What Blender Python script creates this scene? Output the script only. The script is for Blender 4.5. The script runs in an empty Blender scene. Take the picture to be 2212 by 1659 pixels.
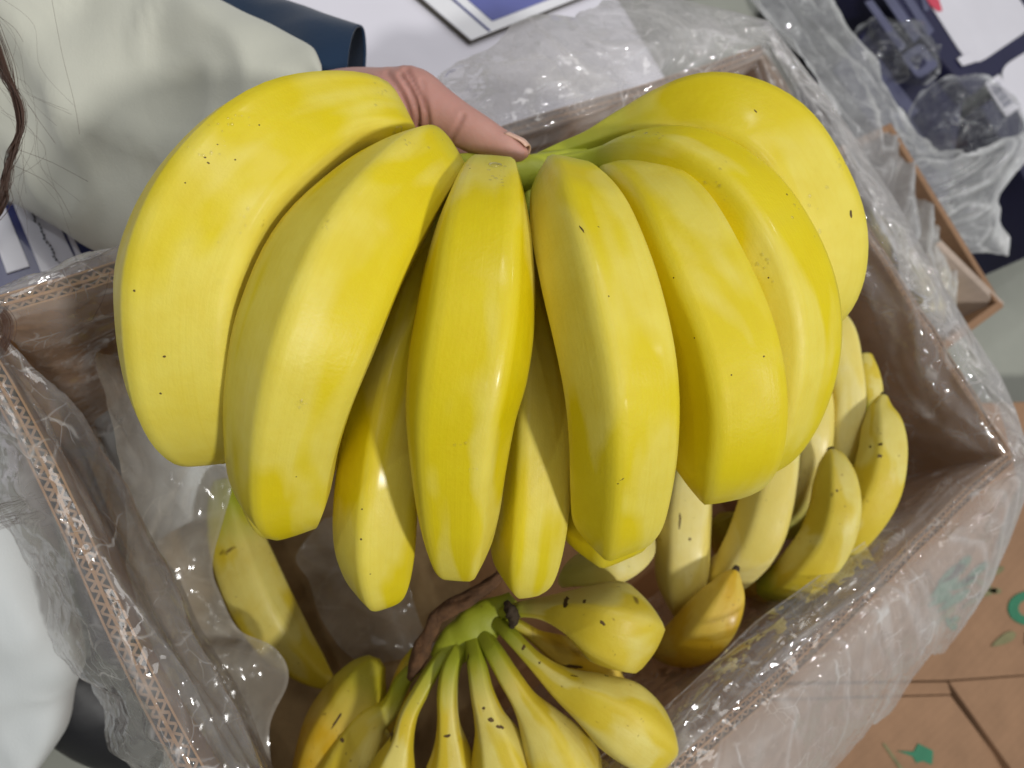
import bpy, bmesh, math, random
from mathutils import Vector, Matrix, noise
from mathutils.bvhtree import BVHTree

random.seed(7)
S = bpy.context.scene
COL = S.collection

# ------------------------------------------------------------------ camera
F = 1671.0                       # focal length in pixels of a 2212 x 1659 frame
CX, CY = 1106.0, 829.5
def nrm(v): return v.normalized()
H = 0.34                         # camera height over the carton rim (m)
RIM = 0.30                       # rim height over the floor
UP = nrm(Vector((0.37369176, -0.27512562, -0.88581057)))   # world up in camera axes (right, down, forward)
def ray(px, py): return Vector(((px-CX)/F, (py-CY)/F, 1.0))
def onrim(px, py):
    d = ray(px, py); return d * (H / -(UP.dot(d)))
QA, QB = onrim(-83, 687), onrim(1640, 110)
AX = nrm(QB-QA); AX = nrm(AX - UP*AX.dot(UP)); AY = UP.cross(AX)
def toW(q):
    d = q-QA
    return Vector((d.dot(AX), d.dot(AY), d.dot(UP)+RIM))
def dirW(v): return Vector((v.dot(AX), v.dot(AY), v.dot(UP)))
def P(px, py, depth): return toW(ray(px, py)*depth)
def PZ(px, py, z):
    o = toW(Vector((0,0,0))); d = dirW(ray(px, py))
    return o + d*((z-o.z)/d.z)
EYE = toW(Vector((0,0,0)))
RX, DX, FX = dirW(Vector((1,0,0))), dirW(Vector((0,1,0))), dirW(Vector((0,0,1)))

cam = bpy.data.cameras.new('camera'); co = bpy.data.objects.new('camera', cam); COL.objects.link(co)
co.matrix_world = Matrix(((RX.x,-DX.x,-FX.x,EYE.x),(RX.y,-DX.y,-FX.y,EYE.y),(RX.z,-DX.z,-FX.z,EYE.z),(0,0,0,1)))
cam.sensor_fit = 'HORIZONTAL'; cam.sensor_width = 34.6; cam.lens = 34.6*F/2212.0
cam.clip_start = 0.01; cam.clip_end = 60
cam.dof.use_dof = True; cam.dof.focus_distance = 0.262; cam.dof.aperture_fstop = 26/2.3
S.camera = co

# ------------------------------------------------------------------ light (a high hall lamp, plus added sheen, fill and sparkle lamps)
W_ = bpy.data.worlds.new('World'); S.world = W_; W_.use_nodes = True
bg = W_.node_tree.nodes['Background']; bg.inputs[0].default_value = (0.93, 0.96, 1.0, 1); bg.inputs[1].default_value = 0.165
def lamp(name, vec_cam, dist, size, power, color=(1,1,1)):
    l = bpy.data.lights.new(name, 'AREA'); l.shape = 'DISK'; l.size = size; l.energy = power; l.color = color
    o = bpy.data.objects.new(name, l); COL.objects.link(o)
    t = P(1000, 800, 0.35); d = dirW(nrm(Vector(vec_cam)))
    o.location = t + d*dist
    o.rotation_euler = (-d).to_track_quat('-Z', 'Y').to_euler()
lamp('unseen_lamp', (0.58, 0.27, -0.77), 4.0, 0.34, 88, (1.0, 0.985, 0.95))
lamp('unseen_lamp', (0.30, -0.60, -0.75), 4.5, 2.2, 46, (1.0, 0.98, 0.95))  # added broad lamp, put in for the soft sheen on the peel
for v_, d_, e_ in (((0.25,-0.75,-0.55),5.5,13), ((1.0,-0.75,-0.35),6,14), ((0.85,-0.15,-0.6),5,8), ((0.1,-0.25,-0.95),4.5,6), ((-0.35,-0.45,-0.80),5,16), ((0.55,-0.75,-0.25),6,9), ((0.05,0.3,-0.95),5,6), ((0.95,-0.2,-0.2),6,8)):
    lamp('unseen_lamp', v_, d_, 0.09, e_, (0.98, 0.99, 1.0))  # added small lamps, put in for film sparkles and some fill
S.view_settings.view_transform = 'Standard'; S.view_settings.look = 'None'
S.view_settings.exposure = 0.0; S.view_settings.gamma = 1.0
S.render.engine = 'CYCLES'
S.cycles.use_denoising = True
S.cycles.transparent_max_bounces = 24; S.cycles.max_bounces = 10
S.cycles.sample_clamp_indirect = 6.0

# ------------------------------------------------------------------ helpers
def srgb(r, g, b):
    f = lambda c: (c/255/12.92 if c/255 <= 0.04045 else ((c/255+0.055)/1.055)**2.4)
    return (f(r), f(g), f(b), 1)
def mat(name):
    m = bpy.data.materials.new(name); m.use_nodes = True
    nt = m.node_tree; b = nt.nodes['Principled BSDF']
    return m, nt, b
def N(nt, t, **k):
    n = nt.nodes.new(t)
    for a, v in k.items(): setattr(n, a, v)
    return n
def L(nt, a, b): nt.links.new(a, b)
def tex(nt, scale, detail=4, rough=0.55, coord='Object', dist=0.0, mapping=None):
    tc = N(nt, 'ShaderNodeTexCoord'); n = N(nt, 'ShaderNodeTexNoise')
    n.inputs['Scale'].default_value = scale; n.inputs['Detail'].default_value = detail
    n.inputs['Roughness'].default_value = rough; n.inputs['Distortion'].default_value = dist
    src = tc.outputs[coord]
    if mapping:
        mp = N(nt, 'ShaderNodeMapping'); mp.inputs['Scale'].default_value = mapping
        L(nt, src, mp.inputs[0]); src = mp.outputs[0]
    L(nt, src, n.inputs['Vector'])
    return n
def ramp(nt, src, stops):
    r = N(nt, 'ShaderNodeValToRGB'); e = r.color_ramp.elements
    while len(e) < len(stops): e.new(0.5)
    for el, (p, c) in zip(e, stops):
        el.position = p; el.color = c if len(c) == 4 else (*c, 1)
    L(nt, src, r.inputs[0]); return r
def mixc(nt, fac, a, b, mode='MIX'):
    m = N(nt, 'ShaderNodeMix', data_type='RGBA', blend_type=mode)
    for s, i in ((fac, 0), (a, 6), (b, 7)):
        if hasattr(s, 'links'): L(nt, s, m.inputs[i])
        else: m.inputs[i].default_value = s
    return m.outputs[2]
def math_(nt, op, a, b=None, clamp=False):
    m = N(nt, 'ShaderNodeMath', operation=op, use_clamp=clamp)
    for i, s in enumerate((a, b)):
        if s is None: continue
        if hasattr(s, 'links'): L(nt, s, m.inputs[i])
        else: m.inputs[i].default_value = s
    return m.outputs[0]
def attr(nt, name):
    a = N(nt, 'ShaderNodeAttribute', attribute_name=name); return a.outputs['Fac']
def bump(nt, b, h, strength=0.3, dist=0.001):
    n = N(nt, 'ShaderNodeBump'); n.inputs['Strength'].default_value = strength; n.inputs['Distance'].default_value = dist
    L(nt, h, n.inputs['Height']); L(nt, n.outputs[0], b.inputs['Normal'])

def thing(name, loc, label, cat, group=None):
    o = bpy.data.objects.new(name, None); o.empty_display_size = 0.02; COL.objects.link(o)
    o.location = loc; o['label'] = label; o['category'] = cat
    if group: o['group'] = group
    return o
def tag(o, label, cat, group=None):
    o['label'] = label; o['category'] = cat
    if group: o['group'] = group
    return o
def org(o):
    v = Vector(o.location)
    while o.parent: o = o.parent; v = v+Vector(o.location)
    return v
def obj(name, verts, faces, m, parent=None, loc=None, smooth=True, attrs=None):
    """one mesh object from world-space vertices"""
    if loc is None:
        loc = org(parent) if parent else sum((Vector(v) for v in verts), Vector())/len(verts)
    me = bpy.data.meshes.new(name)
    me.from_pydata([tuple(Vector(v)-loc) for v in verts], [], faces)
    if smooth: me.polygons.foreach_set('use_smooth', [True]*len(me.polygons))
    if attrs:
        for k, vals in attrs.items():
            a = me.attributes.new(k, 'FLOAT', 'POINT'); a.data.foreach_set('value', vals)
    me.update()
    o = bpy.data.objects.new(name, me); COL.objects.link(o)
    if m: me.materials.append(m)
    if parent: o.parent = parent; o.location = loc-org(parent)
    else: o.location = loc
    return o
def recalc(o):
    bm = bmesh.new(); bm.from_mesh(o.data); bmesh.ops.recalc_face_normals(bm, faces=bm.faces); bm.to_mesh(o.data); bm.free()
    return o
class MB:
    def __init__(s): s.v = []; s.f = []
    def add(s, vs, fs):
        k = len(s.v); s.v += [Vector(v) for v in vs]; s.f += [tuple(i+k for i in f) for f in fs]
    def box(s, a, b):
        (x0,y0,z0),(x1,y1,z1) = a, b
        s.add([(x0,y0,z0),(x1,y0,z0),(x1,y1,z0),(x0,y1,z0),(x0,y0,z1),(x1,y0,z1),(x1,y1,z1),(x0,y1,z1)],
              [(3,2,1,0),(4,5,6,7),(0,1,5,4),(1,2,6,5),(2,3,7,6),(3,0,4,7)])
    def prism(s, poly, dz):       # polygon (world) pushed down by dz
        n = len(poly); poly = [Vector(p) for p in poly]
        s.add(poly+[p-Vector((0,0,dz)) for p in poly], [tuple(range(n)), tuple(range(2*n-1, n-1, -1))]+[(i, i+n, (i+1)%n+n, (i+1)%n) for i in range(n)])
    def build(s, name, m, parent=None, smooth=False, loc=None, bev=0.0):
        o = recalc(obj(name, s.v, s.f, m, parent, smooth=smooth, loc=loc))
        if bev:
            b = o.modifiers.new('bevel', 'BEVEL'); b.width = bev; b.segments = 2; b.limit_method = 'ANGLE'
        return o
def cr(pts, n):
    """Catmull-Rom through tuples"""
    out = []; p = [pts[0]]+list(pts)+[pts[-1]]
    m = len(pts)-1
    for i in range(n):
        t = i/(n-1)*m; k = min(int(t), m-1); u = t-k
        a, b, c, d = p[k], p[k+1], p[k+2], p[k+3]
        out.append(tuple(0.5*(2*b[j]+(c[j]-a[j])*u+(2*a[j]-5*b[j]+4*c[j]-d[j])*u*u+(3*b[j]-a[j]-3*c[j]+d[j])*u**3) for j in range(len(b))))
    return out
def fan(px, d):
    return P(px[0], px[1], d)

# ------------------------------------------------------------------ materials
def banana_mat(name, deep, main, pale, neck, wet=0.35, spots=0.5, seed=0.0):
    m, nt, b = mat(name)
    t = attr(nt, 't'); ridge = attr(nt, 'ridge')
    cw = N(nt, 'ShaderNodeCombineXYZ'); oj = N(nt, 'ShaderNodeObjectInfo')
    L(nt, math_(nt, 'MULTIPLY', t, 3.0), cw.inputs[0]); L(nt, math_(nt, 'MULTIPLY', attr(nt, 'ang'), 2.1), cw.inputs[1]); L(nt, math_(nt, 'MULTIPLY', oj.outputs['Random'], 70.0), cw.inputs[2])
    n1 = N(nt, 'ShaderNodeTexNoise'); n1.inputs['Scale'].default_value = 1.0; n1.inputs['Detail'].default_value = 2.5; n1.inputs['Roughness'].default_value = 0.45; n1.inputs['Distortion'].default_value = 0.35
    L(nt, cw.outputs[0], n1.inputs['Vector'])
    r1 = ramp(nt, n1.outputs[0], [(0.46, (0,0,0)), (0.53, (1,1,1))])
    n2 = tex(nt, 70, 3, 0.6)
    r2 = ramp(nt, n2.outputs[0], [(0.35, (0,0,0)), (0.75, (1,1,1))])
    c = mixc(nt, r1.outputs[0], main, pale)  # pale patches: sheen of broad overhead light painted into the peel colour
    c = mixc(nt, math_(nt, 'MULTIPLY', r2.outputs[0], 0.35), c, deep)
    c = mixc(nt, math_(nt, 'MULTIPLY', ridge, 0.22), c, pale)
    cv = N(nt, 'ShaderNodeCombineXYZ'); L(nt, math_(nt, 'MULTIPLY', t, 5.0), cv.inputs[0]); L(nt, math_(nt, 'MULTIPLY', attr(nt, 'ang'), 46.0), cv.inputs[1]); oi = N(nt, 'ShaderNodeObjectInfo'); L(nt, math_(nt, 'MULTIPLY', oi.outputs['Random'], 50.0), cv.inputs[2])
    st = N(nt, 'ShaderNodeTexNoise'); st.inputs['Scale'].default_value = 1.0; st.inputs['Detail'].default_value = 5; st.inputs['Roughness'].default_value = 0.65; L(nt, cv.outputs[0], st.inputs['Vector'])
    c = mixc(nt, math_(nt, 'MULTIPLY', ramp(nt, st.outputs[0], [(0.45,(0,0,0)),(0.7,(1,1,1))]).outputs[0], 0.14), c, deep)
    # greenish necks
    tn = math_(nt, 'ADD', t, math_(nt, 'MULTIPLY', math_(nt, 'SUBTRACT', n2.outputs[0], 0.5), 0.10))
    rn = ramp(nt, tn, [(0.10, (1,1,1)), (0.30, (0,0,0))])
    c = mixc(nt, rn.outputs[0], c, neck)
    # brown specks and small scars
    n3 = tex(nt, 330, 2, 0.5)
    r3 = ramp(nt, n3.outputs[0], [(0.70, (0,0,0)), (0.76, (1,1,1))])
    n4 = tex(nt, 55, 2, 0.6, dist=0.4)
    r4 = ramp(nt, n4.outputs[0], [(0.70, (0,0,0)), (0.745, (1,1,1))])
    c = mixc(nt, math_(nt, 'MULTIPLY', r3.outputs[0], spots*0.55), c, srgb(120, 88, 20))
    c = mixc(nt, math_(nt, 'MULTIPLY', r4.outputs[0], spots*0.8), c, srgb(92, 62, 18))
    L(nt, c, b.inputs['Base Color'])
    rr = ramp(nt, tex(nt, 42, 3, 0.6, dist=0.5).outputs[0], [(0.4, (0.44,)*3), (0.65, (0.60,)*3)])
    L(nt, rr.outputs[0], b.inputs['Roughness'])
    b.inputs['Subsurface Weight'].default_value = 0.12
    b.inputs['Subsurface Radius'].default_value = (0.004, 0.003, 0.0008)
    b.inputs['Subsurface Scale'].default_value = 0.6
    L(nt, math_(nt, 'MULTIPLY', ramp(nt, tex(nt, 30, 2, 0.5, dist=0.8).outputs[0], [(0.52, (0,0,0)), (0.66, (1,1,1))]).outputs[0], wet), b.inputs['Coat Weight']); b.inputs['Coat Roughness'].default_value = 0.2
    b.inputs['Specular IOR Level'].default_value = 0.4
    h = math_(nt, 'ADD', tex(nt, 160, 3, 0.6).outputs[0], math_(nt, 'MULTIPLY', tex(nt, 900, 2, 0.6).outputs[0], 0.35))
    bump(nt, b, math_(nt, 'ADD', h, math_(nt, 'MULTIPLY', st.outputs[0], 0.45)), 0.16, 0.0012)
    return m
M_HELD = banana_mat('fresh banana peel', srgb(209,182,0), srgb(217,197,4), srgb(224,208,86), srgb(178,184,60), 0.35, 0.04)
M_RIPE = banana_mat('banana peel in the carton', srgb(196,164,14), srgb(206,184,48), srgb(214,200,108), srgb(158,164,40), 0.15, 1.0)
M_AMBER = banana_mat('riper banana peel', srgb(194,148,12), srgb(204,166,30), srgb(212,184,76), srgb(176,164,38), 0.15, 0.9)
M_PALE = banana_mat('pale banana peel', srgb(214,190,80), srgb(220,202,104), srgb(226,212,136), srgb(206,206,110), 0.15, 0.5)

def simple(name, color, rough=0.6, var=0.12, scale=30, bmp=0.1, bdist=0.001, coat=0.0, spec=0.5):
    m, nt, b = mat(name)
    n = tex(nt, scale, 5, 0.6)
    d = tuple(c*(1-var) for c in color[:3])+(1,); e = tuple(min(1, c*(1+var)) for c in color[:3])+(1,)
    L(nt, ramp(nt, n.outputs[0], [(0.3, d), (0.7, e)]).outputs[0], b.inputs['Base Color'])
    b.inputs['Roughness'].default_value = rough; b.inputs['Coat Weight'].default_value = coat
    b.inputs['Specular IOR Level'].default_value = spec
    if bmp: bump(nt, b, tex(nt, scale*6, 4, 0.6).outputs[0], bmp, bdist)
    return m
def card_mat(name, color, axis):
    m, nt, b = mat(name)
    tc = N(nt, 'ShaderNodeTexCoord'); w = N(nt, 'ShaderNodeTexWave', wave_type='BANDS', bands_direction=axis)
    w.inputs['Scale'].default_value = 40; w.inputs['Distortion'].default_value = 0.6; w.inputs['Detail'].default_value = 2
    L(nt, tc.outputs['Object'], w.inputs[0])
    n = tex(nt, 18, 6, 0.65); n2 = tex(nt, 400, 3, 0.7)
    c = ramp(nt, n.outputs[0], [(0.3, tuple(x*0.82 for x in color[:3])), (0.7, tuple(x*1.1 for x in color[:3]))]).outputs[0]
    c = mixc(nt, math_(nt, 'MULTIPLY', w.outputs[1], 0.08), c, tuple(x*0.55 for x in color[:3])+(1,))
    c = mixc(nt, math_(nt, 'MULTIPLY', n2.outputs[0], 0.22), c, tuple(x*0.6 for x in color[:3])+(1,))
    L(nt, c, b.inputs['Base Color']); b.inputs['Roughness'].default_value = 0.8
    b.inputs['Specular IOR Level'].default_value = 0.25
    bump(nt, b, math_(nt, 'ADD', math_(nt, 'MULTIPLY', w.outputs[1], 0.5), n2.outputs[0]), 0.25, 0.0006)
    return m
KRAFT = srgb(176, 134, 92)
M_CARD_X = card_mat('brown cardboard', KRAFT, 'X'); M_CARD_Y = card_mat('brown cardboard wall', KRAFT, 'Y')
M_CARD_FLAT = card_mat('printed carton board', srgb(150, 117, 90), 'Y')
M_FLUTE = simple('corrugated paper', srgb(158, 126, 96), 0.85, 0.15, 120, 0)
M_CARD_HAZE = card_mat('inner board with film haze', srgb(190, 172, 158), 'Y')  # kraft inner wall, with the film haze over it put into the colour
M_MEDIUM_SHADE = simple('shade-darkened fluting paper', srgb(62, 44, 31), 0.9, 0.15, 120, 0)  # darker fluting medium, cavity shade also put into its colour
M_CAVITY_SHADE = simple('flute cavity shade', srgb(34, 25, 18), 0.9, 0.1, 60, 0)  # near-black: shade of the deep flute cavities painted as a colour

def film_mat(name, haze, tint, crease=0.55, rough=0.07, gloss=1.0, crk=1.0):
    m = bpy.data.materials.new(name); m.use_nodes = True; nt = m.node_tree; nt.nodes.clear()
    out = N(nt, 'ShaderNodeOutputMaterial')
    tr = N(nt, 'ShaderNodeBsdfTransparent'); tr.inputs[0].default_value = (0.97, 0.97, 0.97, 1)
    di = N(nt, 'ShaderNodeBsdfDiffuse'); di.inputs[0].default_value = tint
    tl = N(nt, 'ShaderNodeBsdfTranslucent'); tl.inputs[0].default_value = tint
    gl = N(nt, 'ShaderNodeBsdfGlossy'); gl.inputs['Roughness'].default_value = rough
    a = N(nt, 'ShaderNodeMixShader'); a.inputs[0].default_value = 0.5
    L(nt, di.outputs[0], a.inputs[1]); L(nt, tl.outputs[0], a.inputs[2])
    n = tex(nt, 28, 4, 0.6, dist=0.8)
    hz = math_(nt, 'ADD', math_(nt, 'MULTIPLY', ramp(nt, n.outputs[0], [(0.3,(0,0,0)),(0.75,(1,1,1))]).outputs[0], haze*0.5), haze*0.8)
    hz = math_(nt, 'ADD', hz, math_(nt, 'MULTIPLY', attr(nt, 'crease'), crease))
    tcc = N(nt, 'ShaderNodeTexCoord'); wnn = tex(nt, 22, 3, 0.6)
    for sc_, wd_, k_, an_ in ((34, 0.030, 0.5, (0.55, 1.3, 1.0)), (90, 0.035, 0.32, (1.2, 0.6, 1.0))):
        wq = N(nt, 'ShaderNodeVectorMath', operation='MULTIPLY_ADD'); L(nt, wnn.outputs[1], wq.inputs[0]); wq.inputs[1].default_value = (0.03,)*3; L(nt, tcc.outputs['Object'], wq.inputs[2])
        mq = N(nt, 'ShaderNodeMapping'); mq.inputs['Scale'].default_value = an_; L(nt, wq.outputs[0], mq.inputs[0])
        ve = N(nt, 'ShaderNodeTexVoronoi', feature='DISTANCE_TO_EDGE'); ve.inputs['Scale'].default_value = sc_; L(nt, mq.outputs[0], ve.inputs['Vector'])
        ln = ramp(nt, ve.outputs['Distance'], [(0.0, (1,1,1)), (wd_, (0,0,0))])
        msk = ramp(nt, tex(nt, 40, 2, 0.5).outputs[0], [(0.49, (0,0,0)), (0.66, (1,1,1))])
        hz = math_(nt, 'ADD', hz, math_(nt, 'MULTIPLY', math_(nt, 'MULTIPLY', ln.outputs[0], msk.outputs[0]), k_*crk))
    hz = math_(nt, 'ADD', hz, attr(nt, 'haze'), clamp=True)
    mx = N(nt, 'ShaderNodeMixShader'); L(nt, hz, mx.inputs[0]); L(nt, tr.outputs[0], mx.inputs[1]); L(nt, a.outputs[0], mx.inputs[2])
    fr = N(nt, 'ShaderNodeFresnel'); fr.inputs[0].default_value = 1.5
    geo = N(nt, 'ShaderNodeNewGeometry'); tc = N(nt, 'ShaderNodeTexCoord'); wn = tex(nt, 60, 3, 0.6)
    acc = geo.outputs['Normal']
    for sc_, k_ in ((85, 0.28), (230, 0.24)):
        wp = N(nt, 'ShaderNodeVectorMath', operation='MULTIPLY_ADD'); L(nt, wn.outputs[1], wp.inputs[0]); wp.inputs[1].default_value = (0.012,)*3; L(nt, tc.outputs['Object'], wp.inputs[2])
        vor = N(nt, 'ShaderNodeTexVoronoi', feature='F1'); vor.inputs['Scale'].default_value = sc_; L(nt, wp.outputs[0], vor.inputs['Vector'])
        sb = N(nt, 'ShaderNodeVectorMath', operation='SUBTRACT'); L(nt, vor.outputs['Color'], sb.inputs[0]); sb.inputs[1].default_value = (0.5,)*3
        ma = N(nt, 'ShaderNodeVectorMath', operation='MULTIPLY_ADD'); L(nt, sb.outputs[0], ma.inputs[0]); ma.inputs[1].default_value = (k_,)*3; L(nt, acc, ma.inputs[2]); acc = ma.outputs[0]
    bp = N(nt, 'ShaderNodeVectorMath', operation='NORMALIZE'); L(nt, acc, bp.inputs[0])
    L(nt, bp.outputs[0], fr.inputs['Normal']); L(nt, bp.outputs[0], gl.inputs['Normal'])
    fx = N(nt, 'ShaderNodeMixShader')
    L(nt, math_(nt, 'MINIMUM', math_(nt, 'MULTIPLY', fr.outputs[0], gloss, clamp=True), 0.32), fx.inputs[0]); L(nt, mx.outputs[0], fx.inputs[1]); L(nt, gl.outputs[0], fx.inputs[2])
    L(nt, fx.outputs[0], out.inputs[0])
    return m
M_FILM = film_mat('clear plastic film', 0.06, (0.90, 0.89, 0.89, 1), 0.30, 0.055, 1.6)
M_FROST = film_mat('frosted plastic film', 0.42, (0.80, 0.76, 0.68, 1), 0.3, 0.14, 1.0, 0.35)
M_BAG = film_mat('thin clear bag film', 0.40, (0.94, 0.95, 0.96, 1), 0.42, 0.055, 1.7)
M_LOOP = film_mat('loose loop of clear film', 0.08, (0.9, 0.92, 0.94, 1), 0.25, 0.055, 1.7)

# ------------------------------------------------------------------ setting
fl = MB(); fl.box((-6,-6,-0.1), (8,8,0)); floor = fl.build('floor', simple('grey polished concrete', srgb(150,152,142), 0.45, 0.12, 6, 0.05)); floor['kind'] = 'structure'

# ------------------------------------------------------------------ main carton
LX, LY = (QB-QA).length, 0.318
TH = 0.0085
box = thing('cardboard_box', (LX/2, -LY/2, 0), 'open brown double-wall corrugated carton lined with clear plastic, full of bananas', 'cardboard box')
def wall(a, b, inward, m):
    """a, b: rim ends along the wall's centre line (x, y); builds sheets and two zigzag flutes"""
    a = Vector((*a, 0)); b = Vector((*b, 0)); d = b-a; ln = d.length; e = d/ln; n = Vector((*inward, 0)).normalized()
    k = MB()
    def slab(o0, o1, z0, z1):
        p = [a+n*o0, b+n*o0, b+n*o1, a+n*o1]
        k.add([Vector((q.x, q.y, z0)) for q in p]+[Vector((q.x, q.y, z1)) for q in p],
              [(3,2,1,0),(4,5,6,7),(0,1,5,4),(1,2,6,5),(2,3,7,6),(3,0,4,7)])
    h = TH/2
    seg = 40; random.seed(int(ln*1000)+int(a.x*10))
    w = k.build
    def rimz(u): return RIM + 0.0016*noise.noise(Vector((u*14, a.x*7, a.y*9)))
    # sheets with a slightly uneven cut edge
    def sheet(o0, o1, name, dz=0.0, mm=None):
        vs, fs = [], []
        for i in range(seg+1):
            u = i/seg; c = a+d*u; bow = n*(0.0018*math.sin(u*9+a.x*20))
            for o, z in ((o0, 0.012), (o1, 0.012), (o1, rimz(u)+dz), (o0, rimz(u)+dz)):
                q = c+n*o+bow; vs.append((q.x, q.y, z))
        for i in range(seg):
            for j in range(4):
                fs.append((i*4+j, (i+1)*4+j, (i+1)*4+(j+1)%4, i*4+(j+1)%4))
        fs += [(0,1,2,3), (seg*4+3, seg*4+2, seg*4+1, seg*4)]
        return recalc(obj(name, vs, fs, mm or m, box, smooth=False))
    sheet(-h, -h+0.0008, 'outer_liner'); sheet(h-0.0008, h, 'inner_liner', 0.0005); sheet(-0.0006, 0.0006, 'middle_liner', -0.0004)
    # dark core under the flutes: cavity shade put into its colour
    sheet(-h+0.0011, -0.0008, 'shade_core', -0.023, M_CAVITY_SHADE); sheet(0.0008, h-0.0011, 'shade_core', -0.023, M_CAVITY_SHADE)
    for o0, o1 in ((-h+0.0009, -0.0006), (0.0006, h-0.0009)):
        vs, fs = [], []; pitch = 0.0048; c = int(ln/pitch*2)
        for i in range(c+1):
            u = min(1, (i+random.uniform(-.22,.22)+0.9*noise.noise(Vector((i*0.06, ln, o0*900))))/c); u = max(0, u)
            o = (o0 if i % 2 else o1)*random.uniform(0.9, 1.02)
            bow = n*(0.0018*math.sin(u*9+a.x*20))
            q = a+d*u+n*o+bow; t = 0.00075
            z1 = rimz(u)-0.0006-random.random()*0.0008
            vs += [(q-e*t).to_tuple()[:2]+(RIM-0.024,), (q+e*t).to_tuple()[:2]+(RIM-0.024,), (q+e*t).to_tuple()[:2]+(z1,), (q-e*t).to_tuple()[:2]+(z1,)]
        for i in range(c):
            for j in range(4): fs.append((i*4+j, (i+1)*4+j, (i+1)*4+(j+1)%4, i*4+(j+1)%4))
        o = obj('fluting', vs, fs, M_FLUTE, box, smooth=False); o['kind'] = 'stuff'; o.data.materials.append(M_MEDIUM_SHADE); o.data.polygons.foreach_set('material_index', [1 if q % 4 in (1, 3) else 0 for q in range(len(fs))]); recalc(o)
g = TH/2
wall((-g, 0), (LX+g, 0), (0,-1), M_CARD_X); wall((-g, -LY), (LX+g, -LY), (0,1), M_CARD_X)
wall((0, -g-.0006), (0, -LY+g+.0006), (1,0), M_CARD_Y); wall((LX, -g-.0006), (LX, -LY+g+.0006), (-1,0), M_CARD_Y)
k = MB(); k.box((-g, -LY-g, 0.001), (LX+g, g, 0.0118)); k.build('bottom_panel', M_CARD_X, box)

# ------------------------------------------------------------------ plastic film
def crumple(p, s=1.0):
    """ridged folds: value and crease strength"""
    q = p*s
    v = 0; amp = 1.0; cr_ = 0
    for fq in (16, 34, 75):
        w = noise.noise(q*fq+Vector((fq, 3.1, 0)))
        r = 1-abs(w)*2.2
        v += amp*r; 
        if r > 0.82: cr_ += amp*(r-0.82)*3.2
        amp *= 0.52
    return v, min(1, cr_)
def interp(stops, u):
    for (a, x), (b, y) in zip(stops, stops[1:]):
        if u <= b:
            f = (u-a)/(b-a) if b > a else 0; f = f*f*(3-2*f)
            return [tuple(x[i][j]*(1-f)+y[i][j]*f for j in range(len(x[i]))) for i in range(len(x))]
    return stops[-1][1]
def folds_(a, b, seed, fold):
    # long pleats running along the first direction, bent a little, plus fine crumple
    fa, fb = fold; v = c = 0; am = 1.0
    wv = 0.25*noise.noise(Vector((a*2.2, b*1.6, seed)))
    for q in range(3):
        w = noise.noise(Vector((a*fa*(1+0.6*q), (b+wv)*fb*(2.1**q), seed+q*9)))
        r = 1-abs(w)*2.3; v += am*r
        if r > 0.84: c += am*(r-0.84)*6.0
        am *= 0.5
    return v, min(1, c)
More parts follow.
